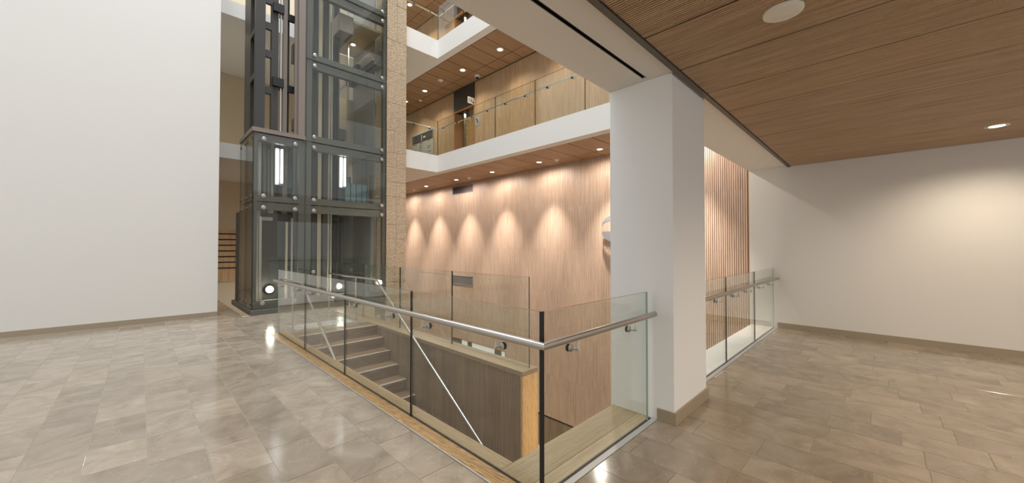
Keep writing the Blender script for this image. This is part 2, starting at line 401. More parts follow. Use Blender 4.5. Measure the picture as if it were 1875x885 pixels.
# vent grilles
def grille(label, z0, z1):
    y0, y1 = 10.42, 11.66
    t = thing('vent_grille', label, 'vent', (WX, y0, z0), 'vent grilles on the wood wall'); f = MB(); x0, x1 = WX-.022, WX-.006
    f.box(x0, x1, y0, y1, z0, z0+.025); f.box(x0, x1, y0, y1, z1-.025, z1); f.box(x0, x1, y0, y0+.025, z0, z1); f.box(x0, x1, y1-.025, y1, z0, z1)
    f.build('frame', 'grille', t); box('duct', 'gap', t, WX-.008, WX-.0065, y0+.02, y1-.02, z0+.02, z1-.02)
    n = 9
    me = MB().prism([(x0+.002, 0, 0), (x0+.004, 0, .003), (x1-.001, 0, .016), (x1-.003, 0, .013)], (0, y1-y0-.05, 0)).mesh('slat', 'grille')
    for i in range(n): put('slat', me, (0, y0+.025, z0+.028+i*(z1-z0-.056)/n), t)
grille('grey slatted vent at the top of the ribbed wall under the balcony ceiling', 3.50, 3.785)
grille('grey slatted vent low on the ribbed wall seen through the parapet glass', .12, .44)

# wall sculpture, mostly behind the column
sc_ = thing('wall_sculpture', 'white curved metal wall sculpture of crossing crescents peeking out behind the column', 'sculpture', (WX-.1, 4.2, 1.8))
def crescent(mb, cy, cz, ry, top, bot, x, n=26):
    for sgn in (1,):
        up = []; dn = []
        for i in range(n+1):
            a = math.pi*i/n; yy = cy+ry*math.cos(a); s = math.sin(a)
            up.append((yy, cz+top*s)); dn.append((yy, cz+bot*s))
        for i in range(n):
            (y0, z0), (y1, z1) = up[i], up[i+1]; (y2, z2), (y3, z3) = dn[i], dn[i+1]
            xs = [x-.10*math.sin(math.pi*i/n), x-.10*math.sin(math.pi*(i+1)/n)]
            vs = [(xs[0],y0,z0),(xs[1],y1,z1),(xs[1],y3,z3),(xs[0],y2,z2)]; vs += [(p[0]+.03,p[1],p[2]) for p in vs]
            mb.add(vs, [(0,1,2,3),(7,6,5,4),(0,4,5,1),(1,5,6,2),(2,6,7,3),(3,7,4,0)])
c1 = MB(); crescent(c1, 4.23, 2.03, .84, .36, .18, WX-.13); c1.build('crescent', 'silver', sc_)
c2 = MB(); crescent(c2, 4.23, 1.90, .84, .0, -.36, WX-.13); c2.build('crescent', 'silver', sc_)
for y, z in ((4.7, 2.22), (3.7, 2.22), (4.7, 1.72), (3.7, 1.72)): MB().tube([(WX-.2, y, z), (WX, y, z)], .012, 8).build('standoff', 'steel', sc_, True)

# ------------------------------------------------------------------ balconies
def downlight(label, x, y, z, group, r=.085, energy=0, color=(1, .84, .66), target=None, size=90, blend=.7, mat='lamp', fill=0):
    t = thing('downlight', label, 'light', (x, y, z), group)
    MB().lathe((x, y, z), [(r*.80, -.001), (r, -.006), (r*1.22, -.004), (r*1.26, .0), (r*1.26, .012), (r*.8, .012)], n=24).build('ring', 'plastic', t, True)
    MB().lathe((x, y, z), [(r*.80, -.0015), (r*.4, -.003), (.002, -.0035)], n=24).build('lens', mat, t, True)
    if energy:
        l = light('lamp_light', 'SPOT', (x, y, z-.03), energy, color, target or (x, y, z-3), spot_size=R(size), spot_blend=blend, shadow_soft_size=.05)
        l.parent = t; l.location = (0, 0, -.03)
    if fill:            # stray light of the diffuser outside the main beam
        l = light('lamp_spill', 'SPOT', (x, y, z-.03), fill, color, (x, y, z-3), spot_size=R(178), spot_blend=.5, shadow_soft_size=.05)
        l.parent = t; l.location = (0, 0, -.03)
    return t
ORD = ['first', 'second', 'third', 'fourth', 'fifth', 'sixth', 'seventh']
def balcony(zs, zt, tagname, ceil_dy, label):
    s = MB(); yb = 16.45
    s.box(6.55, WX-.02, 1.88, yb, zs+.07, zt-.0); s.box(5.46, 6.55, 9.87, yb, zs+.07, zt)
    s.box(6.55, 6.79, 1.88, yb, zs, zs+.07); s.box(5.46, 6.55, 9.87, yb, zs, zs+.07)
    o = s.build('balcony_slab', 'white'); tag(o, label, 'balcony', kind='structure')
    c = thing('ceiling_'+tagname, 'oak panel ceiling under the %s balcony' % tagname, 'ceiling', (6.81, 1.9, zs), kind='structure')
    n = int((yb-1.9)/ceil_dy)
    big = MB().box(0, 1.11, 0, ceil_dy-.02, 0, .005).mesh('ceiling_panel', 'farceil'); small = MB().box(0, .475, 0, ceil_dy-.02, 0, .005).mesh('ceiling_panel', 'farceil')
    for i in range(n):
        y = 1.9+i*ceil_dy
        put('ceiling_panel', big, (6.82, y, zs+.012), c); put('ceiling_panel', small, (7.95, y, zs+.012), c)
    box('void', 'gap', c, 6.79, WX-.02, 1.9, yb, zs+.019, zs+.065)
    box('edge_channel', 'gap', c, 6.795, 6.812, 1.9, yb, zs+.004, zs+.045)
balcony(3.85, 4.38, 'lower', .63, 'white balcony edge of the lower gallery across the void')
balcony(7.45, 8.03, 'upper', .605, 'white balcony edge of the upper gallery at the top of the picture')
balcony(11.05, 11.55, 'topmost', .605, 'white slab above the upper gallery')

def pane(mb, axis, c, a, b, z0, z1, th=.016, end0=1, end1=1):
    # glass slab: faces material 0, edges material 1
    h = th/2
    if axis == 'Y': P = lambda s, u, z: (c+s*h, u, z)
    else: P = lambda s, u, z: (u, c+s*h, z)
    vs = [P(-1,a,z0),P(1,a,z0),P(1,b,z0),P(-1,b,z0),P(-1,a,z1),P(1,a,z1),P(1,b,z1),P(-1,b,z1)]
    mb.add(vs, [(0,3,7,4),(1,5,6,2)], 0); mb.add(vs, [(0,1,2,3),(4,7,6,5)], 1)
    mb.add(vs, [(0,4,5,1)], end0); mb.add(vs, [(3,2,6,7)], end1)
def panes(t, axis, c, joints, z0, z1, gap=.012, mats=('glass', 'edge', 'paleedge'), e0=1, e1=1):
    for i in range(len(joints)-1):
        a, b = joints[i], joints[i+1]; mb = MB()
        pane(mb, axis, c, a+gap/2, b-gap/2, z0, z1, end0=e0 if i == 0 else 1, end1=e1 if i == len(joints)-2 else 1); mb.build('glass_pane', list(mats), t)
def bracket(t, axis, gl, ra, u, z, side=-1, drop=.085):
    # flange on the glass, arm out and up to the rail; gl glass plane, ra rail line
    P = (lambda s, zz: (s, u, zz)) if axis == 'Y' else (lambda s, zz: (u, s, zz))
    n = (side, 0, 0) if axis == 'Y' else (0, side, 0); zf = z-drop
    mb = MB(); mb.tube([P(gl+side*.008, zf), P(ra-side*(-.004), zf), P(ra, zf+.012), P(ra, z-.02)], .008, 10)
    o = mb.build('bracket', 'steel', t, True)
    MB().lathe(P(gl+side*.0085, zf), [(.026, 0), (.026, .004), (.022, .006), (.012, .012)], n, 16).build('flange', 'satin', o, True)
    MB().lathe(P(gl-side*.0085, zf), [(.026, 0), (.024, -.005)] if False else [(.026, -.006), (.026, 0)], n, 16).build('back_plate', 'black', o, True)

def balcony_rail(zt, label, joints_y):
    t = thing('glass_guardrail', label, 'railing', (6.6, 9.92, zt), 'gallery guardrails')
    panes(t, 'Y', 6.60, joints_y, zt-.02, zt+1.1); panes(t, 'X', 9.92, [5.47, 6.60], zt-.02, zt+1.1)
    MB().tube([(5.47, 9.99, zt+.87), (6.67, 9.99, zt+.87), (6.67, 1.95, zt+.87)], .02, 12).build('handrail', 'steel', t, True)
    for y in (9.6, 8.9, 8.2, 7.55, 6.85, 6.15, 5.45, 4.75, 4.05, 3.35): bracket(t, 'Y', 6.60, 6.67, y, zt+.87, 1, .06)
    for x in (5.75, 6.3): bracket(t, 'X', 9.92, 9.99, x, zt+.87, 1, .06)
jy = [1.92, 3.02, 4.42, 5.82, 7.23, 8.61, 9.92]
balcony_rail(4.38, 'glass guardrail with thin steel handrail along the lower gallery', jy)
balcony_rail(8.03, 'glass guardrail at the top edge of the picture along the upper gallery', jy)

for i, y in enumerate((2.9, 4.81, 6.74, 8.68, 10.56, 12.5, 14.4)):
    lab = 'wall washing downlight under the lower gallery, ' + ('nearest the white end wall' if i == 0 else ORD[i-1] + ' counted from the column')
    downlight(lab, 7.8, y, 3.862, 'wall washers under the lower gallery', .075, 1000, (1, .91, .83), (8.06, y, -.9), 58, 1.0, fill=75)
for i, y in enumerate((4.5, 6.3, 8.11, 9.95, 12.3, 13.75)):
    nm = ['nearest one', 'second one', 'largest, near the beam', 'second seen from the beam', 'third seen from the beam', 'last, beside the stone pier'][i]
    downlight('downlight above the lower gallery, ' + nm, 7.6, y, 7.462, 'downlights above the lower gallery', .09, 95, (1, .88, .7), (7.9, y, 4.4), 120, .8)
for i, y in enumerate((9.0, 11.0, 13.1)):
    downlight('downlight in the oak ceiling over the upper gallery, ' + ORD[i] + ' from the corner towards the pier', 7.4, y, 11.062, 'downlights over the upper gallery', .09, 150, (1, .86, .66), (7.9, y, 8), 110, .6)

# small ceiling fittings
def detector(label, x, y, z, r=.06):
    t = thing('smoke_detector', label, 'smoke detector', (x, y, z), 'ceiling smoke detectors')
    MB().lathe((x, y, z), [(r*1.1, 0), (r*1.1, -.012), (r, -.018)], n=20).build('base', 'plastic', t, True)
    MB().lathe((x, y, z), [(r*.9, -.018), (r*.6, -.03), (r*.55, -.05), (r*.3, -.055)], n=20).build('sensor', 'plastic', t, True)
detector('white smoke detector on the lower gallery ceiling between the two lights nearest the column', 7.9, 6.2, 3.862)
detector('white smoke detector on the lower gallery ceiling above the top vent', 7.85, 9.9, 3.862)
detector('white smoke detector on the lower gallery ceiling beside the stone pier', 7.9, 13.6, 3.862)
detector('white smoke detector above the directory board by the pier', 7.95, 13.2, 7.462)
detector('flat white smoke detector between two bright lights above the washroom portal', 7.5, 11.1, 7.462, .085)
def sprinkler(label, x, y, z):
    t = thing('sprinkler_head', label, 'sprinkler', (x, y, z), 'ceiling sprinklers')
    MB().lathe((x, y, z), [(.03, 0), (.028, -.006), (.008, -.008), (.008, -.03)], n=14).build('body', 'satin', t, True)
    MB().lathe((x, y, z), [(.018, -.034), (.02, -.038)], n=14).build('deflector', 'satin', t, True)
sprinkler('tiny sprinkler head under the lower gallery near the edge, towards the column', 7.15, 6.55, 3.862)
sprinkler('tiny sprinkler head under the lower gallery near the edge, towards the pier', 7.1, 11.2, 3.862)
sprinkler('tiny sprinkler head in the ceiling above the lower gallery between the two large lights', 7.3, 9.6, 7.462)
# dome camera
t = thing('dome_camera', 'small white dome security camera beside the dark washroom portal', 'camera', (8.2, 9.9, 7.46))
MB().lathe((8.2, 9.9, 7.462), [(.09, 0), (.09, -.04), (.085, -.07)], n=20).build('housing', 'plastic', t, True)
MB().lathe((8.2, 9.9, 7.462), [(.065, -.07), (.055, -.105), (.03, -.125), (.005, -.13)], n=20).build('dome', 'black', t, True)

# portals with dark heads
def portal(name, z0, zh, zc, label):
    t = thing(name, label, 'doorway', (WX, DY0, z0), kind='structure')
    box('head_panel', 'charcoal', t, WX-.05, WX+.02, DY0+.02, DY1-.0, zh+.03, zc)
    box('head_trim', 'edgewood', t, WX-.06, WX+.2, DY0, DY1, zh, zh+.03)
    for y in (DY0, DY1-.035): box('jamb', 'edgewood', t, WX-.03, WX+.6, y, y+.035, z0, zh)
    box('recess_wall', 'wallwood', t, WX+1.5, WX+1.55, DY0-1.2, DY1+1.5, z0, zh+.5); box('recess_side', 'wallwood', t, WX+.22, WX+1.5, DY1+.5, DY1+.55, z0, zh+.5)
    box('recess_ceiling', 'charcoal', t, WX+.2, WX+1.5, DY0-1.2, DY1+.5, zh+.0, zh+.04)
    wv = MB()
    for i in range(11):
        for j in range(24):
            y = DY0+.04+i*.06; z = z0+j*.082; dx = .018 if (i+j) % 2 else 0
            wv.box(WX+.12-dx, WX+.15, y, y+.055, z, z+.074)
    o = wv.build('woven_screen', 'gold', t); o['kind'] = 'stuff'
    l = light('screen_fill_light', 'SPOT', (WX-.0, DY0+.5, zh-.05), 40, (1, .85, .62), (WX+.25, DY0+.5, z0), spot_size=R(150), spot_blend=.8, shadow_soft_size=.015); l.parent = t; l.location = (.1, .6, zh-z0-.06)  # added lamp without a fixture, brightens the woven screen
    box('screen_post', 'dark', t, WX+.06, WX+.16, DY0+.705, DY0+.735, z0, zh)
portal('door_1', 4.38, 6.61, 7.44, 'dark headed doorway with woven golden screen on the lower gallery')
portal('door_2', 8.03, 10.27, 11.04, 'dark headed doorway on the upper gallery at the top of the picture')
# washroom blade sign
t = thing('washroom_sign', 'white blade sign with dark washroom pictograms projecting from the portal', 'sign', (WX-.05, 10.33, 6.9))
sx0, sx1, sy, sz0, sz1 = 8.13, 8.43, 10.33, 6.62, 6.85
box('plate', 'signwhite', t, sx0, sx1, sy, sy+.02, sz0, sz1, bevel=.004)
box('mount', 'dark', t, sx1, WX-.008, sy, sy+.02, sz0+.06, sz1-.06)
for kk, cx in enumerate((8.0, 8.14)):
    pg = MB(); Q = lambda x, z: (8.13+(x-7.93)*.652, sy-.0005, 6.62+(z-6.78)*.767)
    if kk == 0: pg.prism([Q(cx-.03, 6.99), Q(cx-.03, 6.89), Q(cx-.018, 6.89), Q(cx-.018, 6.81), Q(cx+.018, 6.81), Q(cx+.018, 6.89), Q(cx+.03, 6.89), Q(cx+.03, 6.99), Q(cx+.014, 6.995), Q(cx+.019, 7.03), Q(cx, 7.045), Q(cx-.019, 7.03), Q(cx-.014, 6.995)], (0, -.003, 0))
    else: pg.prism([Q(cx-.022, 6.99), Q(cx-.042, 6.87), Q(cx-.016, 6.87), Q(cx-.016, 6.81), Q(cx+.016, 6.81), Q(cx+.016, 6.87), Q(cx+.042, 6.87), Q(cx+.022, 6.99), Q(cx+.012, 6.995), Q(cx+.019, 7.03), Q(cx, 7.045), Q(cx-.019, 7.03), Q(cx-.012, 6.995)], (0, -.003, 0))
    pg.build('pictogram', 'signdark', t)
pg = MB(); pg.prism([Q(8.262, 7.045), Q(8.262, 6.9), Q(8.225, 6.87), Q(8.235, 6.825), Q(8.28, 6.81), Q(8.325, 6.84), Q(8.35, 6.815), Q(8.36, 6.83), Q(8.325, 6.9), Q(8.29, 6.91), Q(8.29, 6.945), Q(8.33, 6.945), Q(8.33, 6.965), Q(8.29, 6.968), Q(8.292, 7.045)], (0, -.003, 0))
pg.build('pictogram', 'signdark', t)
# plaque
t = thing('wall_plaque', 'small square grey plaque on the wood wall beside the portal', 'plaque', (WX, 10.1, 5.9))
box('plate', 'signgrey', t, WX-.025, WX-.006, 10.04, 10.3, 5.85, 6.15, bevel=.003)
pl = MB()
for k in range(3): pl.box(WX-.028, WX-.025, 10.11+.03*k, 10.18+.03*k, 5.92+.06*k, 5.97+.06*k)
pl.build('emblem', 'signdark', t)
# directory board
t = thing('directory_board', 'grey floor directory with dark header and numeral 1 on the lower gallery wall', 'sign', (WX, 12.95, 4.6))
dy0, dy1, dz0, dz1 = 12.95, 14.55, 4.62, 6.42; xf = WX-.07
box('board', 'signgrey', t, xf, WX-.006, dy0, dy1, dz0, dz1, bevel=.006); box('header', 'signdark', t, xf-.006, xf, dy0+.005, dy1-.005, dz1-.46, dz1-.1)
tx = bpy.data.curves.new('numeral', 'FONT'); tx.body = '1'; tx.size = .36; tx.extrude = .003; tx.align_x = 'CENTER'
tx.materials.append(M['signwhite']); o = bpy.data.objects.new('numeral', tx); col.objects.link(o); o.parent = t
me = bpy.data.meshes.new_from_object(o); bpy.data.objects.remove(o); o = bpy.data.objects.new('numeral', me); col.objects.link(o); o.parent = t
o.location = Vector((xf-.009, 13.8, dz1-.41)) - t.location; o.rotation_euler = (R(90), 0, R(-90))
ln = MB()
for cx_, wd in ((14.45, .3), (13.95, .26), (13.35, .32)):
    z = dz1-.52
    while z > dz0+.06:
        if random.random() > .22:
            e = random.uniform(.5, 1)*wd; a = cx_-e
            while a < cx_-.03:
                b = min(cx_, a+random.uniform(.05, .1)); ln.box(xf-.003, xf-.0005, a, b, z, z+.032); a = b+.018
        z -= .075
for k in range(4): ln.box(xf-.008, xf-.0065, 13.5+.045*k, 13.535+.045*k, dz1-.31, dz1-.25, 1)
ln.build('lettering', ['signdark', 'signwhite'], t)

# ------------------------------------------------------------------ beam, column, corridor ceiling
t = thing('beam', 'wide white plaster beam soffit running over the guardrail to the column', 'beam', (-6, 1.25, CEIL), kind='structure')
bm_ = MB(); bm_.box(-6, EX, 1.25, 1.463, CEIL, 3.75); bm_.box(-6, EX, 1.497, CY1, CEIL, 3.75); bm_.box(3.14, EX, 1.463, 1.497, CEIL, 3.75); bm_.box(-6, 3.14, 1.463, 1.497, CEIL+.1, 3.75)
bm_.build('soffit', 'white', t)
sl = MB(); sl.box(-6, 3.14, 1.464, 1.470, CEIL-.001, CEIL+.09); sl.box(-6, 3.14, 1.490, 1.496, CEIL-.001, CEIL+.09); sl.box(-6, 3.14, 1.470, 1.490, CEIL+.06, CEIL+.09)
sl.build('slot_diffuser', 'black', t)
fr = MB()
for y in (1.443, 1.499): fr.box(-6, 3.15, y, y+.018, CEIL-.0025, CEIL)
fr.build('diffuser_flange', 'white', t)
t = thing('column', 'thick white rectangular column beside the short glass guardrail', 'column', (CX0, CY0, 0), kind='structure')
box('shaft', 'column', t, CX0, CX1, CY0, CY1, -.3, CEIL, bevel=.004)
sk = MB(); e = .018; g1 = GY-.06; sk.prism([(CX0-e, g1, 0), (CX0-e, CY0-e, 0), (CX1+e, CY0-e, 0), (CX1+e, g1, 0), (CX1+.001, g1, 0), (CX1+.001, CY0-.001, 0), (CX0-.001, CY0-.001, 0), (CX0-.001, g1, 0)], (0, 0, .105))
sk.build('skirting', 'base', t, bevel=.0015)

cl = thing('ceiling', 'grooved brown oak panel ceiling over the corridor', 'ceiling', (0, 1.19, CEIL), kind='structure')
def groove_panel(wdt, lng, pitch, depth):
    mb = MB(); n = round(wdt/pitch); p = wdt/n; prof = []
    for i in range(n):
        x = i*p; prof += [(x, depth), (x+p*.36, depth), (x+p*.42, 0), (x+p*.94, 0)]
    prof.append((wdt, depth)); m = len(prof)
    vs = [(x, 0, z) for x, z in prof] + [(x, lng, z) for x, z in prof]
    fs = [(i, m+i, m+i+1, i+1) for i in range(m-1)]
    vs += [(0, 0, depth+.002), (wdt, 0, depth+.002), (0, lng, depth+.002), (wdt, lng, depth+.002)]
    fs += [(2*m, 2*m+2, m, 0), (m-1, 2*m-1, 2*m+3, 2*m+1)]
    mb.add(vs, fs); mb.mi = [1 if i < m-1 and i % 4 == 0 else 0 for i in range(len(fs))]; return mb.mesh('ceiling_panel', ['ceilwood', 'ceilgrooveshade'])  # second material paints the shade at the groove bottoms
cp = groove_panel(.645, 3.0, .0217, .009)
for k in range(-9, 9):
    x = 2.528+.664*k
    if x+.652 > EX: continue
    put('ceiling_panel', cp, (x, -1.815, CEIL-.016), cl); put('ceiling_panel', cp, (x, -4.83, CEIL-.016), cl)
put('ceiling_panel', groove_panel(EX-7.84-.01, 3.0, .0217, .007), (7.84, -1.815, CEIL-.016), cl)
box('void', 'gap', cl, -6, EX, -5, 1.2, CEIL-.0045, CEIL+.04)
tr = MB(); tr.box(-6, EX, 1.192, 1.236, CEIL-.026, CEIL+.03); tr.build('edge_channel', 'trim', cl); box('edge_lip', 'darker', cl, -6, EX, 1.236, 1.25, CEIL-.010, CEIL+.03)
t = thing('ceiling_speaker', 'round white ceiling speaker in the brown panel ceiling at the right picture edge', 'speaker', (2.84, .43, CEIL-.016))
MB().lathe((2.84, .43, CEIL-.016), [(.108, 0), (.106, -.010), (.09, -.018), (.075, -.016)], n=32).build('ring', 'plastic', t, True)
MB().lathe((2.84, .43, CEIL-.016), [(.072, -.012), (.06, -.018), (.045, -.016), (.03, -.02), (.002, -.021)], n=32).build('cone', 'plastic', t, True)
for i, (x, y) in enumerate(((.6, -.9), (3.4, -1.4), (5.6, -1.2), (7.4, -1.0), (1.6, -2.8), (4.6, -3.2), (-1.6, -1.0), (-1.6, .4))):
    pos = ['behind the viewer', 'right of the speaker', 'midway down the corridor', 'near the white end wall', 'far behind the viewer', 'at the far side of the corridor', 'left behind the viewer', 'left of the viewer by the beam'][i]
    downlight('added downlight in the corridor ceiling ' + pos, x, y, CEIL-.016, 'added corridor downlights', .08, 120, (1, .84, .66), None, 150, .8)  # added downlights, mostly behind the view, to brighten the corridor

# end wall and side walls
o = MB().box(EX, EX+.35, -5, 1.855, 0, CEIL+.7).build('wall_right', 'white'); tag(o, 'white end wall of the corridor on the right', 'wall', kind='structure')
o = MB().box(EX-.016, EX, -5, GY-.06, 0, .1).build('baseboard_right', 'base'); tag(o, 'limestone skirting along the white end wall', 'skirting', kind='structure')
o = MB().box(-9, 1.2, 10.3, 10.5, 0, 12).build('wall_left', 'white'); tag(o, 'tall white wall left of the glass lift shaft', 'wall', kind='structure')
o = MB().box(-9, 1.2, 10.284, 10.3, 0, .1).build('baseboard_left', 'base'); tag(o, 'limestone skirting along the tall white wall', 'skirting', kind='structure')
bw = thing('wall_back', 'pale back wall of the lift lobby behind the shaft', 'wall', (1.2, 16.4, 0), kind='structure')
box('plaster', 'beige', bw, -9, WX+.2, 16.4, 16.6, LOW, 12)
box('wood_cladding', 'wallwood', bw, 1.3, 3.6, 16.36, 16.4, .3, 2.1)
for k in range(7): box('groove', 'black', bw, 1.3, 3.6, 16.35, 16.36, .75+k*.2, .79+k*.2)

# ------------------------------------------------------------------ stone pier
t = thing('stone_pier', 'rough bush hammered stone pier between the lift shaft and the wood wall', 'pier', (4.82, LIFTY, LOW), kind='structure')
px0, px1, py0, py1 = 4.84, 5.44, LIFTY, LIFTY+.7
box('core', 'mortar', t, px0+.012, px1-.012, py0+.012, py1, LOW, 11.6)
z = LOW; i = 0
while z < 11.5:
    h = random.choice((.42, .62, .78, .9, 1.05)); h = min(h, 11.6-z); i += 1
    cuts = [px0, px0+random.choice((.22, .3, .36)), px1] if random.random() < .55 else [px0, px1]
    for a, b in zip(cuts, cuts[1:]):
        d = random.uniform(0, .006)
        MB().box(a+.003, b-.003, py0-d, py1, z+.003, z+h-.003).build('stone_block', 'stone', t, bevel=.004)
    z += h

# ------------------------------------------------------------------ staircase
TR, RI = .293, .186
st = thing('staircase', 'oak staircase descending between the kerb and the parapet wall', 'staircase', (LX1, STY, 0))
for k in range(14):
    zt = -RI*k; yn = STY-TR*k
    y1 = 7.35 if k == 0 else yn+TR+.02
    tr_ = MB().box(LX1+.003, PX0-.006, yn-.02, y1, zt-.035, zt).build('tread', 'tread', st, bevel=.002)
    MB().box(LX1+.03, PX0-.03, yn-.012, yn+.032, zt, zt+.003).build('nosing_strip', 'nosing', tr_)
    MB().box(LX1+.003, PX0-.006, yn, yn+.02, zt-RI, zt-.035).build('riser', 'tread', st)
box('landing', 'tread', st, LX1+.003, PX0-.006, LY1+.01, STY-TR*13, -RI*14-.05, -RI*14)
fl = MB(); fl.box(LX1+.003, PX0-.006, 7.36, LIFTY-.05, -.4, -.32); fl.build('landing_slab', 'white', st)

# tactile paving studs on the landing
t = thing('tactile_strip', 'strip of small steel tactile studs on the landing before the top step', 'tactile paving', (1.98, 7.5, 0))
stud = MB()
for i in range(22):
    for j in range(8): stud.lathe((2.02+i*.049, 7.55+j*.06, 0), [(.017, -.001), (.017, .004), (.012, .007)], n=8)
o = stud.build('stud', 'studsteel', t, True); o['kind'] = 'stuff'

# parapet wall beside the stair
t = thing('wall_parapet', 'oak capped parapet wall of grey brown veneer beside the stair', 'parapet', (PX0, 3.07, LOW), kind='structure')
cap = MB().box(PX0, PX1, 3.07, LIFTY-.02, -.055, .002).build('cap', 'oak_pale', t, bevel=.002)
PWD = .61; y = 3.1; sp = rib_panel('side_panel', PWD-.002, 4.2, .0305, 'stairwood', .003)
n = 11
for i in range(n): put('side_panel', sp, (PX0+.014, 3.10+i*PWD, -4.26), t)
MB().box(PX0, PX1, 3.07, 3.10, LOW, -.055).build('end_panel', 'oak_z', t, bevel=.002)
box('core', 'stairwood', t, PX0+.03, PX1, 3.10, LIFTY-.02, LOW, -.055)

# added lamps, out of view below the ledge, brightening the parapet end
for x, lab in ((3.75, 'facing the end of the parapet'), (6.2, 'below the white ledge')):
    t = thing('added_wall_lamp', 'added unseen round wall lamp under the near ledge of the well ' + lab, 'lamp', (x, LY1-.01, -.7), 'added wall lamps of the well')
    MB().lathe((x, LY1-.01, -.7), [(.1, 0), (.1, .03), (.085, .04)], (0, 1, 0), 20).build('base', 'plastic', t, True)
    MB().lathe((x, LY1-.01, -.7), [(.085, .04), (.07, .06), (.004, .07)], (0, 1, 0), 20).build('diffuser', 'lamp', t, True)
    l = light('lamp_light', 'POINT', (x, LY1, -.7), 15, (1, .84, .64), shadow_soft_size=.08); l.parent = t; l.location = (0, .16, 0)

# ------------------------------------------------------------------ guardrails
def corner_rail():
    t = thing('glass_guardrail', 'L-shaped glass guardrail with round steel handrail around the stairwell in front', 'railing', (GX, GY, 0))
    panes(t, 'Y', GX, [GY+.006, 2.99, 4.51, 6.01, 7.5], -.04, 1.11, e1=2)
    panes(t, 'X', GY, [GX+.006, 3.13], -.04, 1.11, e1=2)
    MB().box(GX-.012, GX+.006, GY-.012, GY+.006, -.04, 1.112).build('corner_seal', 'black', t)
    MB().tube([(1.66, 7.54, RAILZ), (1.66, 1.40, RAILZ), (3.14, 1.40, RAILZ)], .0235, 20).build('handrail', 'steel', t, True)
    for y in (1.81, 2.71, 3.35, 4.226, 4.875, 5.78, 6.39, 7.28): bracket(t, 'Y', GX, 1.66, y, RAILZ)
    for x in (2.0, 2.79): bracket(t, 'X', GY, 1.40, x, RAILZ)
    ch = MB(); ch.box(GX-.012, 3.19, GY-.058, GY-.012, -.03, .003); ch.build('base_channel', 'channel', t)
    MB().box(GX-.012, 3.19, GY-.012, GY+.012, -.05, -.002).build('base_seal', 'black', t)
    MB().box(GX-.012, GX+.012, GY, 7.5, -.05, -.002).build('base_seal', 'black', t)
corner_rail()
t = thing('glass_guardrail', 'glass guardrail with steel handrail between the column and the white end wall', 'railing', (CX1, GY, 0))
panes(t, 'X', GY, [4.02, 5.42, 6.93, 8.39], -.04, 1.11, e1=2)
MB().tube([(4.05, 1.395, RAILZ), (8.39, 1.395, RAILZ)], .0235, 16).build('handrail', 'steel', t, True)
for x in (4.3, 5.0, 5.72, 6.4, 7.2, 7.95): bracket(t, 'X', GY, 1.395, x, RAILZ)
MB().box(4.02, 8.41, GY-.058, GY-.012, -.03, .003).build('base_channel', 'channel', t); MB().box(4.02, 8.41, GY-.012, GY+.012, -.05, -.002).build('base_seal', 'black', t)
t = thing('glass_guardrail', 'frameless glass guardrail without handrail standing on the oak parapet', 'railing', (3.43, 3.12, 0))
panes(t, 'Y', 3.43, [3.12, 4.745, 6.38, 7.99, 9.6], -.03, 1.13)

# stair handrails
def stair_rail(label, x, ytop, yback, posts, ybot):
    t = thing('stair_handrail', label, 'handrail', (x, ytop, 0), 'handrails of the staircase')
    z = .885; slope = RI/TR
    MB().tube([(x, yback, z), (x, ytop, z), (x, ybot, z-(ytop-ybot)*slope)], .019, 14).build('rail', 'steel', t, True)
    for py in posts:
        o = MB().tube([(x, py, 0), (x, py, z-.02)], .016, 12).build('post', 'steel', t, True)
        MB().lathe((x, py, 0), [(.045, 0), (.045, .006), (.02, .012)], n=18).build('foot', 'satin', o, True)
    return t
t = stair_rail('steel stair handrail with one post along the kerb side of the stair', 1.95, 7.0, 8.15, (7.54,), 3.0)
MB().tube([(GX+.01, 6.01, .02), (1.95, 6.01, .03), (1.95, 6.01, .26)], .008, 8).build('stay', 'steel', t, True)
t = stair_rail('steel stair handrail with two posts along the parapet side of the stair', 3.15, 6.76, 9.25, (9.23, 7.71), 3.1)
for y in (5.9, 4.6, 3.5):
    zz = .885-(6.76-y)*RI/TR; o = MB().tube([(3.15, y, zz-.01), (3.15, y, zz-.06), (PX0+.01, y, zz-.06)], .006, 8).build('bracket', 'steel', t, True)

# ------------------------------------------------------------------ glass lift shaft
L0, L1, L2 = 1.73, 2.78, 4.82
lift = thing('lift_shaft', 'dark steel and glass lift shaft with bolted panes beside the stone pier', 'lift shaft', (L0, LIFTY, 0))
LV = [.12, 2.52, 4.06, 6.07, 7.93, 9.9]
def lpane(x0, x1, z0, z1, bolts):
    mb = MB(); pane(mb, 'X', LIFTY, x0+.008, x1-.008, z0+.008, z1-.008, .02); o = mb.build('glass_pane', ['lglass', 'edge', 'edge'], lift)
    for bx, bz in bolts:
        MB().lathe((bx, LIFTY-.011, bz), [(.046, 0), (.046, .012), (.036, .018), (.012, .02)], (0, -1, 0), 16).build('bolt', 'satin', o, True)
for i in range(5):
    z0, z1 = LV[i], LV[i+1]
    lpane(L1, L2, z0, z1, [(L1+.19, z0+.13 if i else .9), (L1+.19, z1-.13), (L2-.12, z0+.13 if i else .5), (L2-.12, z1-.13)])
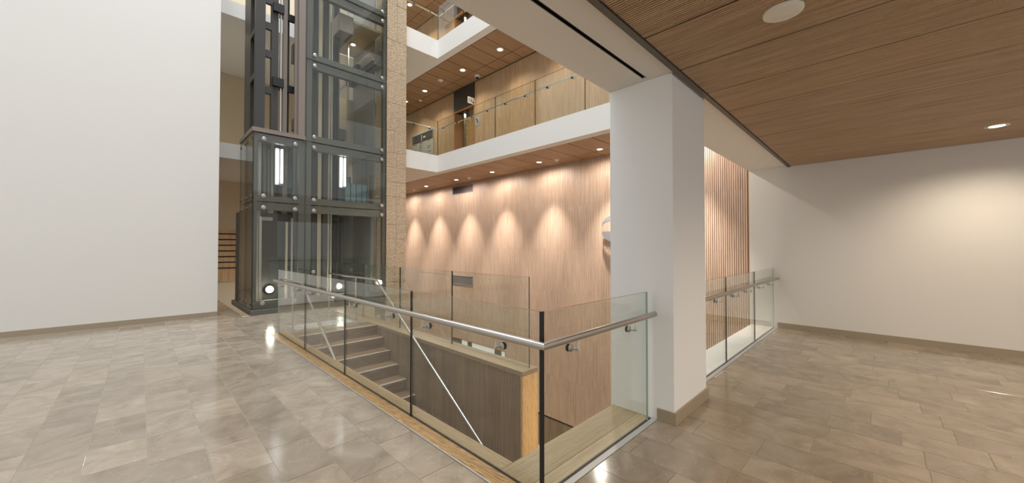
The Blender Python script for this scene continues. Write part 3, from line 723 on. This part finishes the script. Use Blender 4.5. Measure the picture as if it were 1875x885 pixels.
for i in range(2):
    z0, z1 = LV[i], LV[i+1]
    lpane(L0, L1, z0, z1, [(L0+.2, z0+.13), (L0+.2, z1-.13), (L1-.22, z0+.13), (L1-.22, z1-.13)])
    for ya, yb in ((LIFTY+.02, LIFTY+.75), (LIFTY+.77, LIFTY+1.5)):
        mb = MB(); pane(mb, 'Y', L0+.01, ya, yb, z0+.008, z1-.008, .02); o = mb.build('glass_pane', ['lglass', 'edge', 'edge'], lift)
        for by in (ya+.12, yb-.12):
            for bz in (z0+.12, z1-.12): MB().lathe((L0-.001, by, bz), [(.036, 0), (.036, .012), (.01, .016)], (-1, 0, 0), 14).build('bolt', 'dark', o, True)
fy0, fy1 = LIFTY+.035, LIFTY+.16
def member(name, mat, *b): return box(name, mat, lift, *b)
box('plinth', 'dark', lift, L0-.02, L2, LIFTY-.03, LIFTY+2.4, -.01, .115, bevel=.01)
# uprights and transoms right behind the glass
for x0, x1, za, zb in ((L1-.13, L1+.14, .115, 4.0), (L1-.02, L1+.14, 4.0, 10.2), (L2-.07, L2+.0, .115, 10.2), (L0+.02, L0+.09, .115, 4.0)):
    member('upright', 'dark', x0, x1, fy0, fy1, za, zb)
for zc in LV[1:]:
    member('transom', 'dark', L1+.14, L2-.07, fy0, fy1, zc-.19, zc-.012); member('transom', 'dark', L1+.14, L2-.07, fy0, fy1, zc+.012, zc+.17)
for zc in LV[1:3]:
    member('transom', 'dark', L0+.09, L1-.13, fy0, fy1, zc-.17, zc-.012)
    if zc < 4: member('transom', 'dark', L0+.09, L1-.13, fy0, fy1, zc+.012, zc+.14)
member('transom', 'dark', L0+.09, L2, fy0, fy1, .115, .3)
member('cap_plate', 'bronze', L0-.02, L1+.0, LIFTY-.012, LIFTY+1.5, 4.075, 4.17)
# open steel frame above the glazed box
member('main_column', 'bronze', 2.62, 2.76, LIFTY+.0, LIFTY+.22, 4.17, 10.2); member('main_column_web', 'bronze', 2.56, 2.62, LIFTY+.08, LIFTY+.14, 4.17, 10.2)
ZB = 10.2
for x0, x1, y0, y1 in ((1.78, 1.97, 9.95, 10.07), (2.10, 2.24, 10.0, 10.12), (1.80, 1.92, 10.62, 11.3), (2.36, 2.45, 10.1, 10.16), (2.50, 2.54, 10.3, 10.4)):
    member('frame_post', 'darker' if x0 != 2.36 else 'bronze', x0, x1, y0, y1, 4.17, ZB)
member('guide_rail', 'satin', 2.275, 2.305, 9.98, 10.03, 4.17, ZB)
for zc in (5.05, 5.9, 6.55, 7.15, 7.8, 8.4, 9.1): member('rung', 'darker', 1.97, 2.10, 10.0, 10.08, zc, zc+.16)
for zc in (5.4, 6.45, 7.5, 8.55): member('rung', 'darker', 1.80, 1.92, 10.07, 10.62, zc, zc+.13)
for zc in (5.25, 7.0, 8.75):
    member('guide_clamp', 'black', 2.12, 2.34, 9.92, 10.0, zc, zc+.2); member('guide_tie', 'black', 2.3, 2.62, 10.16, 10.24, zc+.02, zc+.18)
# inside both bays: rails, posts, cables
for x0, x1, y0, y1, m_, za, zb in ((1.95, 2.0, 10.4, 10.5, 'railgrey', .3, 4.0), (2.08, 2.12, 10.5, 10.6, 'bronze', .3, 4.0), (2.42, 2.52, 10.3, 10.4, 'bronze', .3, 4.0), (2.3, 2.34, 11.1, 11.2, 'railgrey', .3, 4.0),
        (3.05, 3.15, 10.2, 10.32, 'darker', .2, ZB), (3.18, 3.27, 10.2, 10.3, 'beige', .2, ZB), (3.30, 3.41, 10.15, 10.3, 'darker', .2, ZB), (3.43, 3.49, 10.25, 10.3, 'beige', .2, ZB), (2.56, 2.60, 10.08, 10.12, 'beige', .3, 2.2), (2.30, 2.36, 10.3, 10.36, 'black', .3, 4.0), (2.20, 2.24, 10.35, 10.4, 'railgrey', .3, 4.0), (4.70, 4.76, 10.4, 10.5, 'railgrey', .2, 2.4), (4.2, 4.28, 11.4, 11.5, 'dark', .2, 2.4), (3.63, 3.66, 10.36, 10.39, 'black', .2, ZB), (3.50, 3.53, 10.2, 10.25, 'railgrey', .2, ZB),
        (3.62, 3.72, 11.0, 11.1, 'beige', .2, ZB), (3.80, 3.92, 10.9, 11.02, 'darker', .2, ZB), (4.0, 4.05, 11.2, 11.3, 'bronze', 2.6, ZB), (4.34, 4.37, 11.3, 11.35, 'railgrey', 2.6, ZB), (2.95, 3.0, 11.3, 11.5, 'pale', .2, ZB)):
    member('guide_rail', m_, x0, x1, y0, y1, za, zb)
for x in (3.70, 3.73, 3.76): MB().tube([(x, 10.4, .3), (x, 10.4, ZB)], .009, 6).build('cable', 'black', lift, True)
# back and side of the shaft
member('back_panel', 'darker', L0+.2, 3.9, 12.0, 12.06, .1, 2.5)
member('back_panel', 'pale', 3.9, L2, 12.0, 12.06, .1, 2.5)
member('back_panel', 'dark', L0+.2, 3.4, 12.0, 12.06, 2.5, 4.6); member('back_panel', 'beige', 3.4, L2, 12.0, 12.06, 4.2, 6.2)
member('side_wall', 'pale', L2-.02, L2+.02, LIFTY+.72, 12.06, .1, ZB)
member('door_header', 'trim', 4.55, 4.79, 10.0, 12.0, 6.62, 7.05); member('door_header_rail', 'satin', 4.52, 4.55, 10.0, 12.0, 6.72, 6.78); member('door_motor', 'black', 4.44, 4.55, 10.9, 11.4, 6.7, 6.9)
member('soffit_panel', 'beige', 4.0, 4.8, 10.1, 12.0, 7.6, 7.66)
member('cross_beam', 'bronze', 3.62, 3.98, 10.0, 12.0, 7.2, 7.66); member('cross_beam', 'dark', 2.9, 4.0, 11.4, 11.6, 6.6, 7.1); member('cross_beam', 'dark', 2.9, 4.3, 11.3, 11.5, 4.7, 5.0)
member('cabinet', 'pale', 4.05, 4.6, 11.6, 11.9, .2, .95)
# lift door at ground level in the narrow bay
member('door_frame', 'steel', 1.90, 1.95, 10.02, 10.1, .12, 2.2); member('door_frame', 'railgrey', 1.97, 2.18, 10.1, 10.2, 2.12, 2.2); member('door_leaf', 'darker', 1.97, 2.62, 10.2, 10.25, .12, 2.3)
member('lift_door', 'darker', L0+.03, L0+.08, 11.3, 12.0, .1, 2.4); member('door_track', 'railgrey', 1.84, 1.88, 9.98, 10.02, .12, 2.35)
member('door_track', 'beige', 2.44, 2.48, 10.05, 10.09, .2, 2.1)
# shaft lamps
def tube_lamp(label, x, y, z0, z1, hor=False):
    t = thing('tube_lamp', label, 'lamp', (x, y, z0), 'tube lamps inside the lift shaft')
    if hor:
        MB().tube([(x, y, z0), (x+.02, y+.5, z0)], .025, 10).build('tube', 'tube', t, True); MB().box(x-.01, x+.05, y, y+.5, z0+.02, z0+.06).build('fitting', 'plastic', t)
    else:
        for dx in (0, .1): MB().tube([(x+dx, y, z0+(.03 if dx else 0)), (x+dx, y, z1)], .03 if not dx else .022, 10).build('tube', 'tube', t, True)
        MB().box(x-.04, x+.14, y+.04, y+.07, z0-.02, z1+.02).build('fitting', 'dark', t)
tube_lamp('pair of upright white tubes in the narrow bay of the lift shaft', 2.27, 10.15, 3.0, 3.84)
tube_lamp('pair of upright white tubes in the wide bay of the lift shaft', 3.74, 10.15, 3.1, 3.88)
tube_lamp('slanting pale tube lamp high inside the wide lift bay', 3.55, 10.4, 6.45, 6.45, True)
# lift car with pale blue glazing
t = thing('lift_car', 'lift car with pale blue panels halfway up the wide bay', 'lift car', (3.9, 10.6, 2.6))
box('floor_pan', 'dark', t, 3.05, 4.65, 10.5, 11.9, 2.55, 2.72)
for x in (4.02, 4.18, 4.34, 4.5): box('side_panel', 'blue', t, x, x+.13, 10.6, 10.63, 2.72, 3.3)
box('back_panel', 'blue', t, 3.9, 4.65, 11.8, 11.84, 2.72, 3.7)
for x in (3.1, 4.62): box('post', 'satin', t, x, x+.04, 10.52, 10.56, 2.72, 4.5)
t = thing('control_panel', 'pale blue control panel in the narrow lift bay', 'control panel', (2.4, 10.6, 2.8))
box('panel', 'blue', t, 2.46, 2.72, 10.7, 10.74, 3.0, 3.6); box('rim', 'dark', t, 2.44, 2.74, 10.74, 10.76, 2.98, 3.62)
def reflection_globe(label, x, y, z):  # round reflections in the lift glass, built as added lamps
    t = thing('reflection_lamp', label, 'lamp', (x, y, z), 'added lamps for reflections low in the lift shaft')
    MB().lathe((x, y, z), [(.085, 0), (.085, .02), (.07, .03)], (0, -1, 0), 20).build('base', 'plastic', t, True)
    MB().lathe((x, y, z), [(.07, .03), (.062, .05), (.035, .065), (.004, .07)], (0, -1, 0), 20).build('diffuser', 'reflectglow', t, True)
    l = light('lamp_light', 'POINT', (x, y, z), 12, (1, .95, .86), shadow_soft_size=.06); l.parent = t; l.location = (0, -.13, 0)  # added light, brightens the inside of the shaft
reflection_globe('round white glass reflection, built as a lamp, low in the narrow lift bay', 2.13, 10.1, .52)
reflection_globe('round white glass reflection, built as a lamp, low in the wide lift bay', 3.68, 10.1, .48)
# floors of the building seen behind the shaft
for zs, lab in ((3.85, 'lower'), (7.67, 'upper')):
    o = MB().box(-1, 5.44, 12.2, 16.4, zs, zs+.4).build('lobby_slab', 'white'); tag(o, 'pale %s floor slab behind the lift shaft' % lab, 'slab', kind='structure')
for i, (x, y, z, lab) in enumerate(((2.4, 13.4, 3.85, 'behind the narrow lift bay low down'), (4.4, 13.6, 3.85, 'behind the wide lift bay low down'), (4.45, 11.2, 7.588, 'in the soffit inside the wide lift bay'), (4.4, 14.2, 7.67, 'high behind the wide lift bay'), (1.4, 13.2, 7.67, 'high left behind the shaft frame'), (.8, 13.2, 3.85, 'in the lobby left of the shaft'))):
    downlight('downlight ' + lab, x, y, z-.002, 'lobby downlights', .08, 70, (1, .88, .7), None, 130, .8)
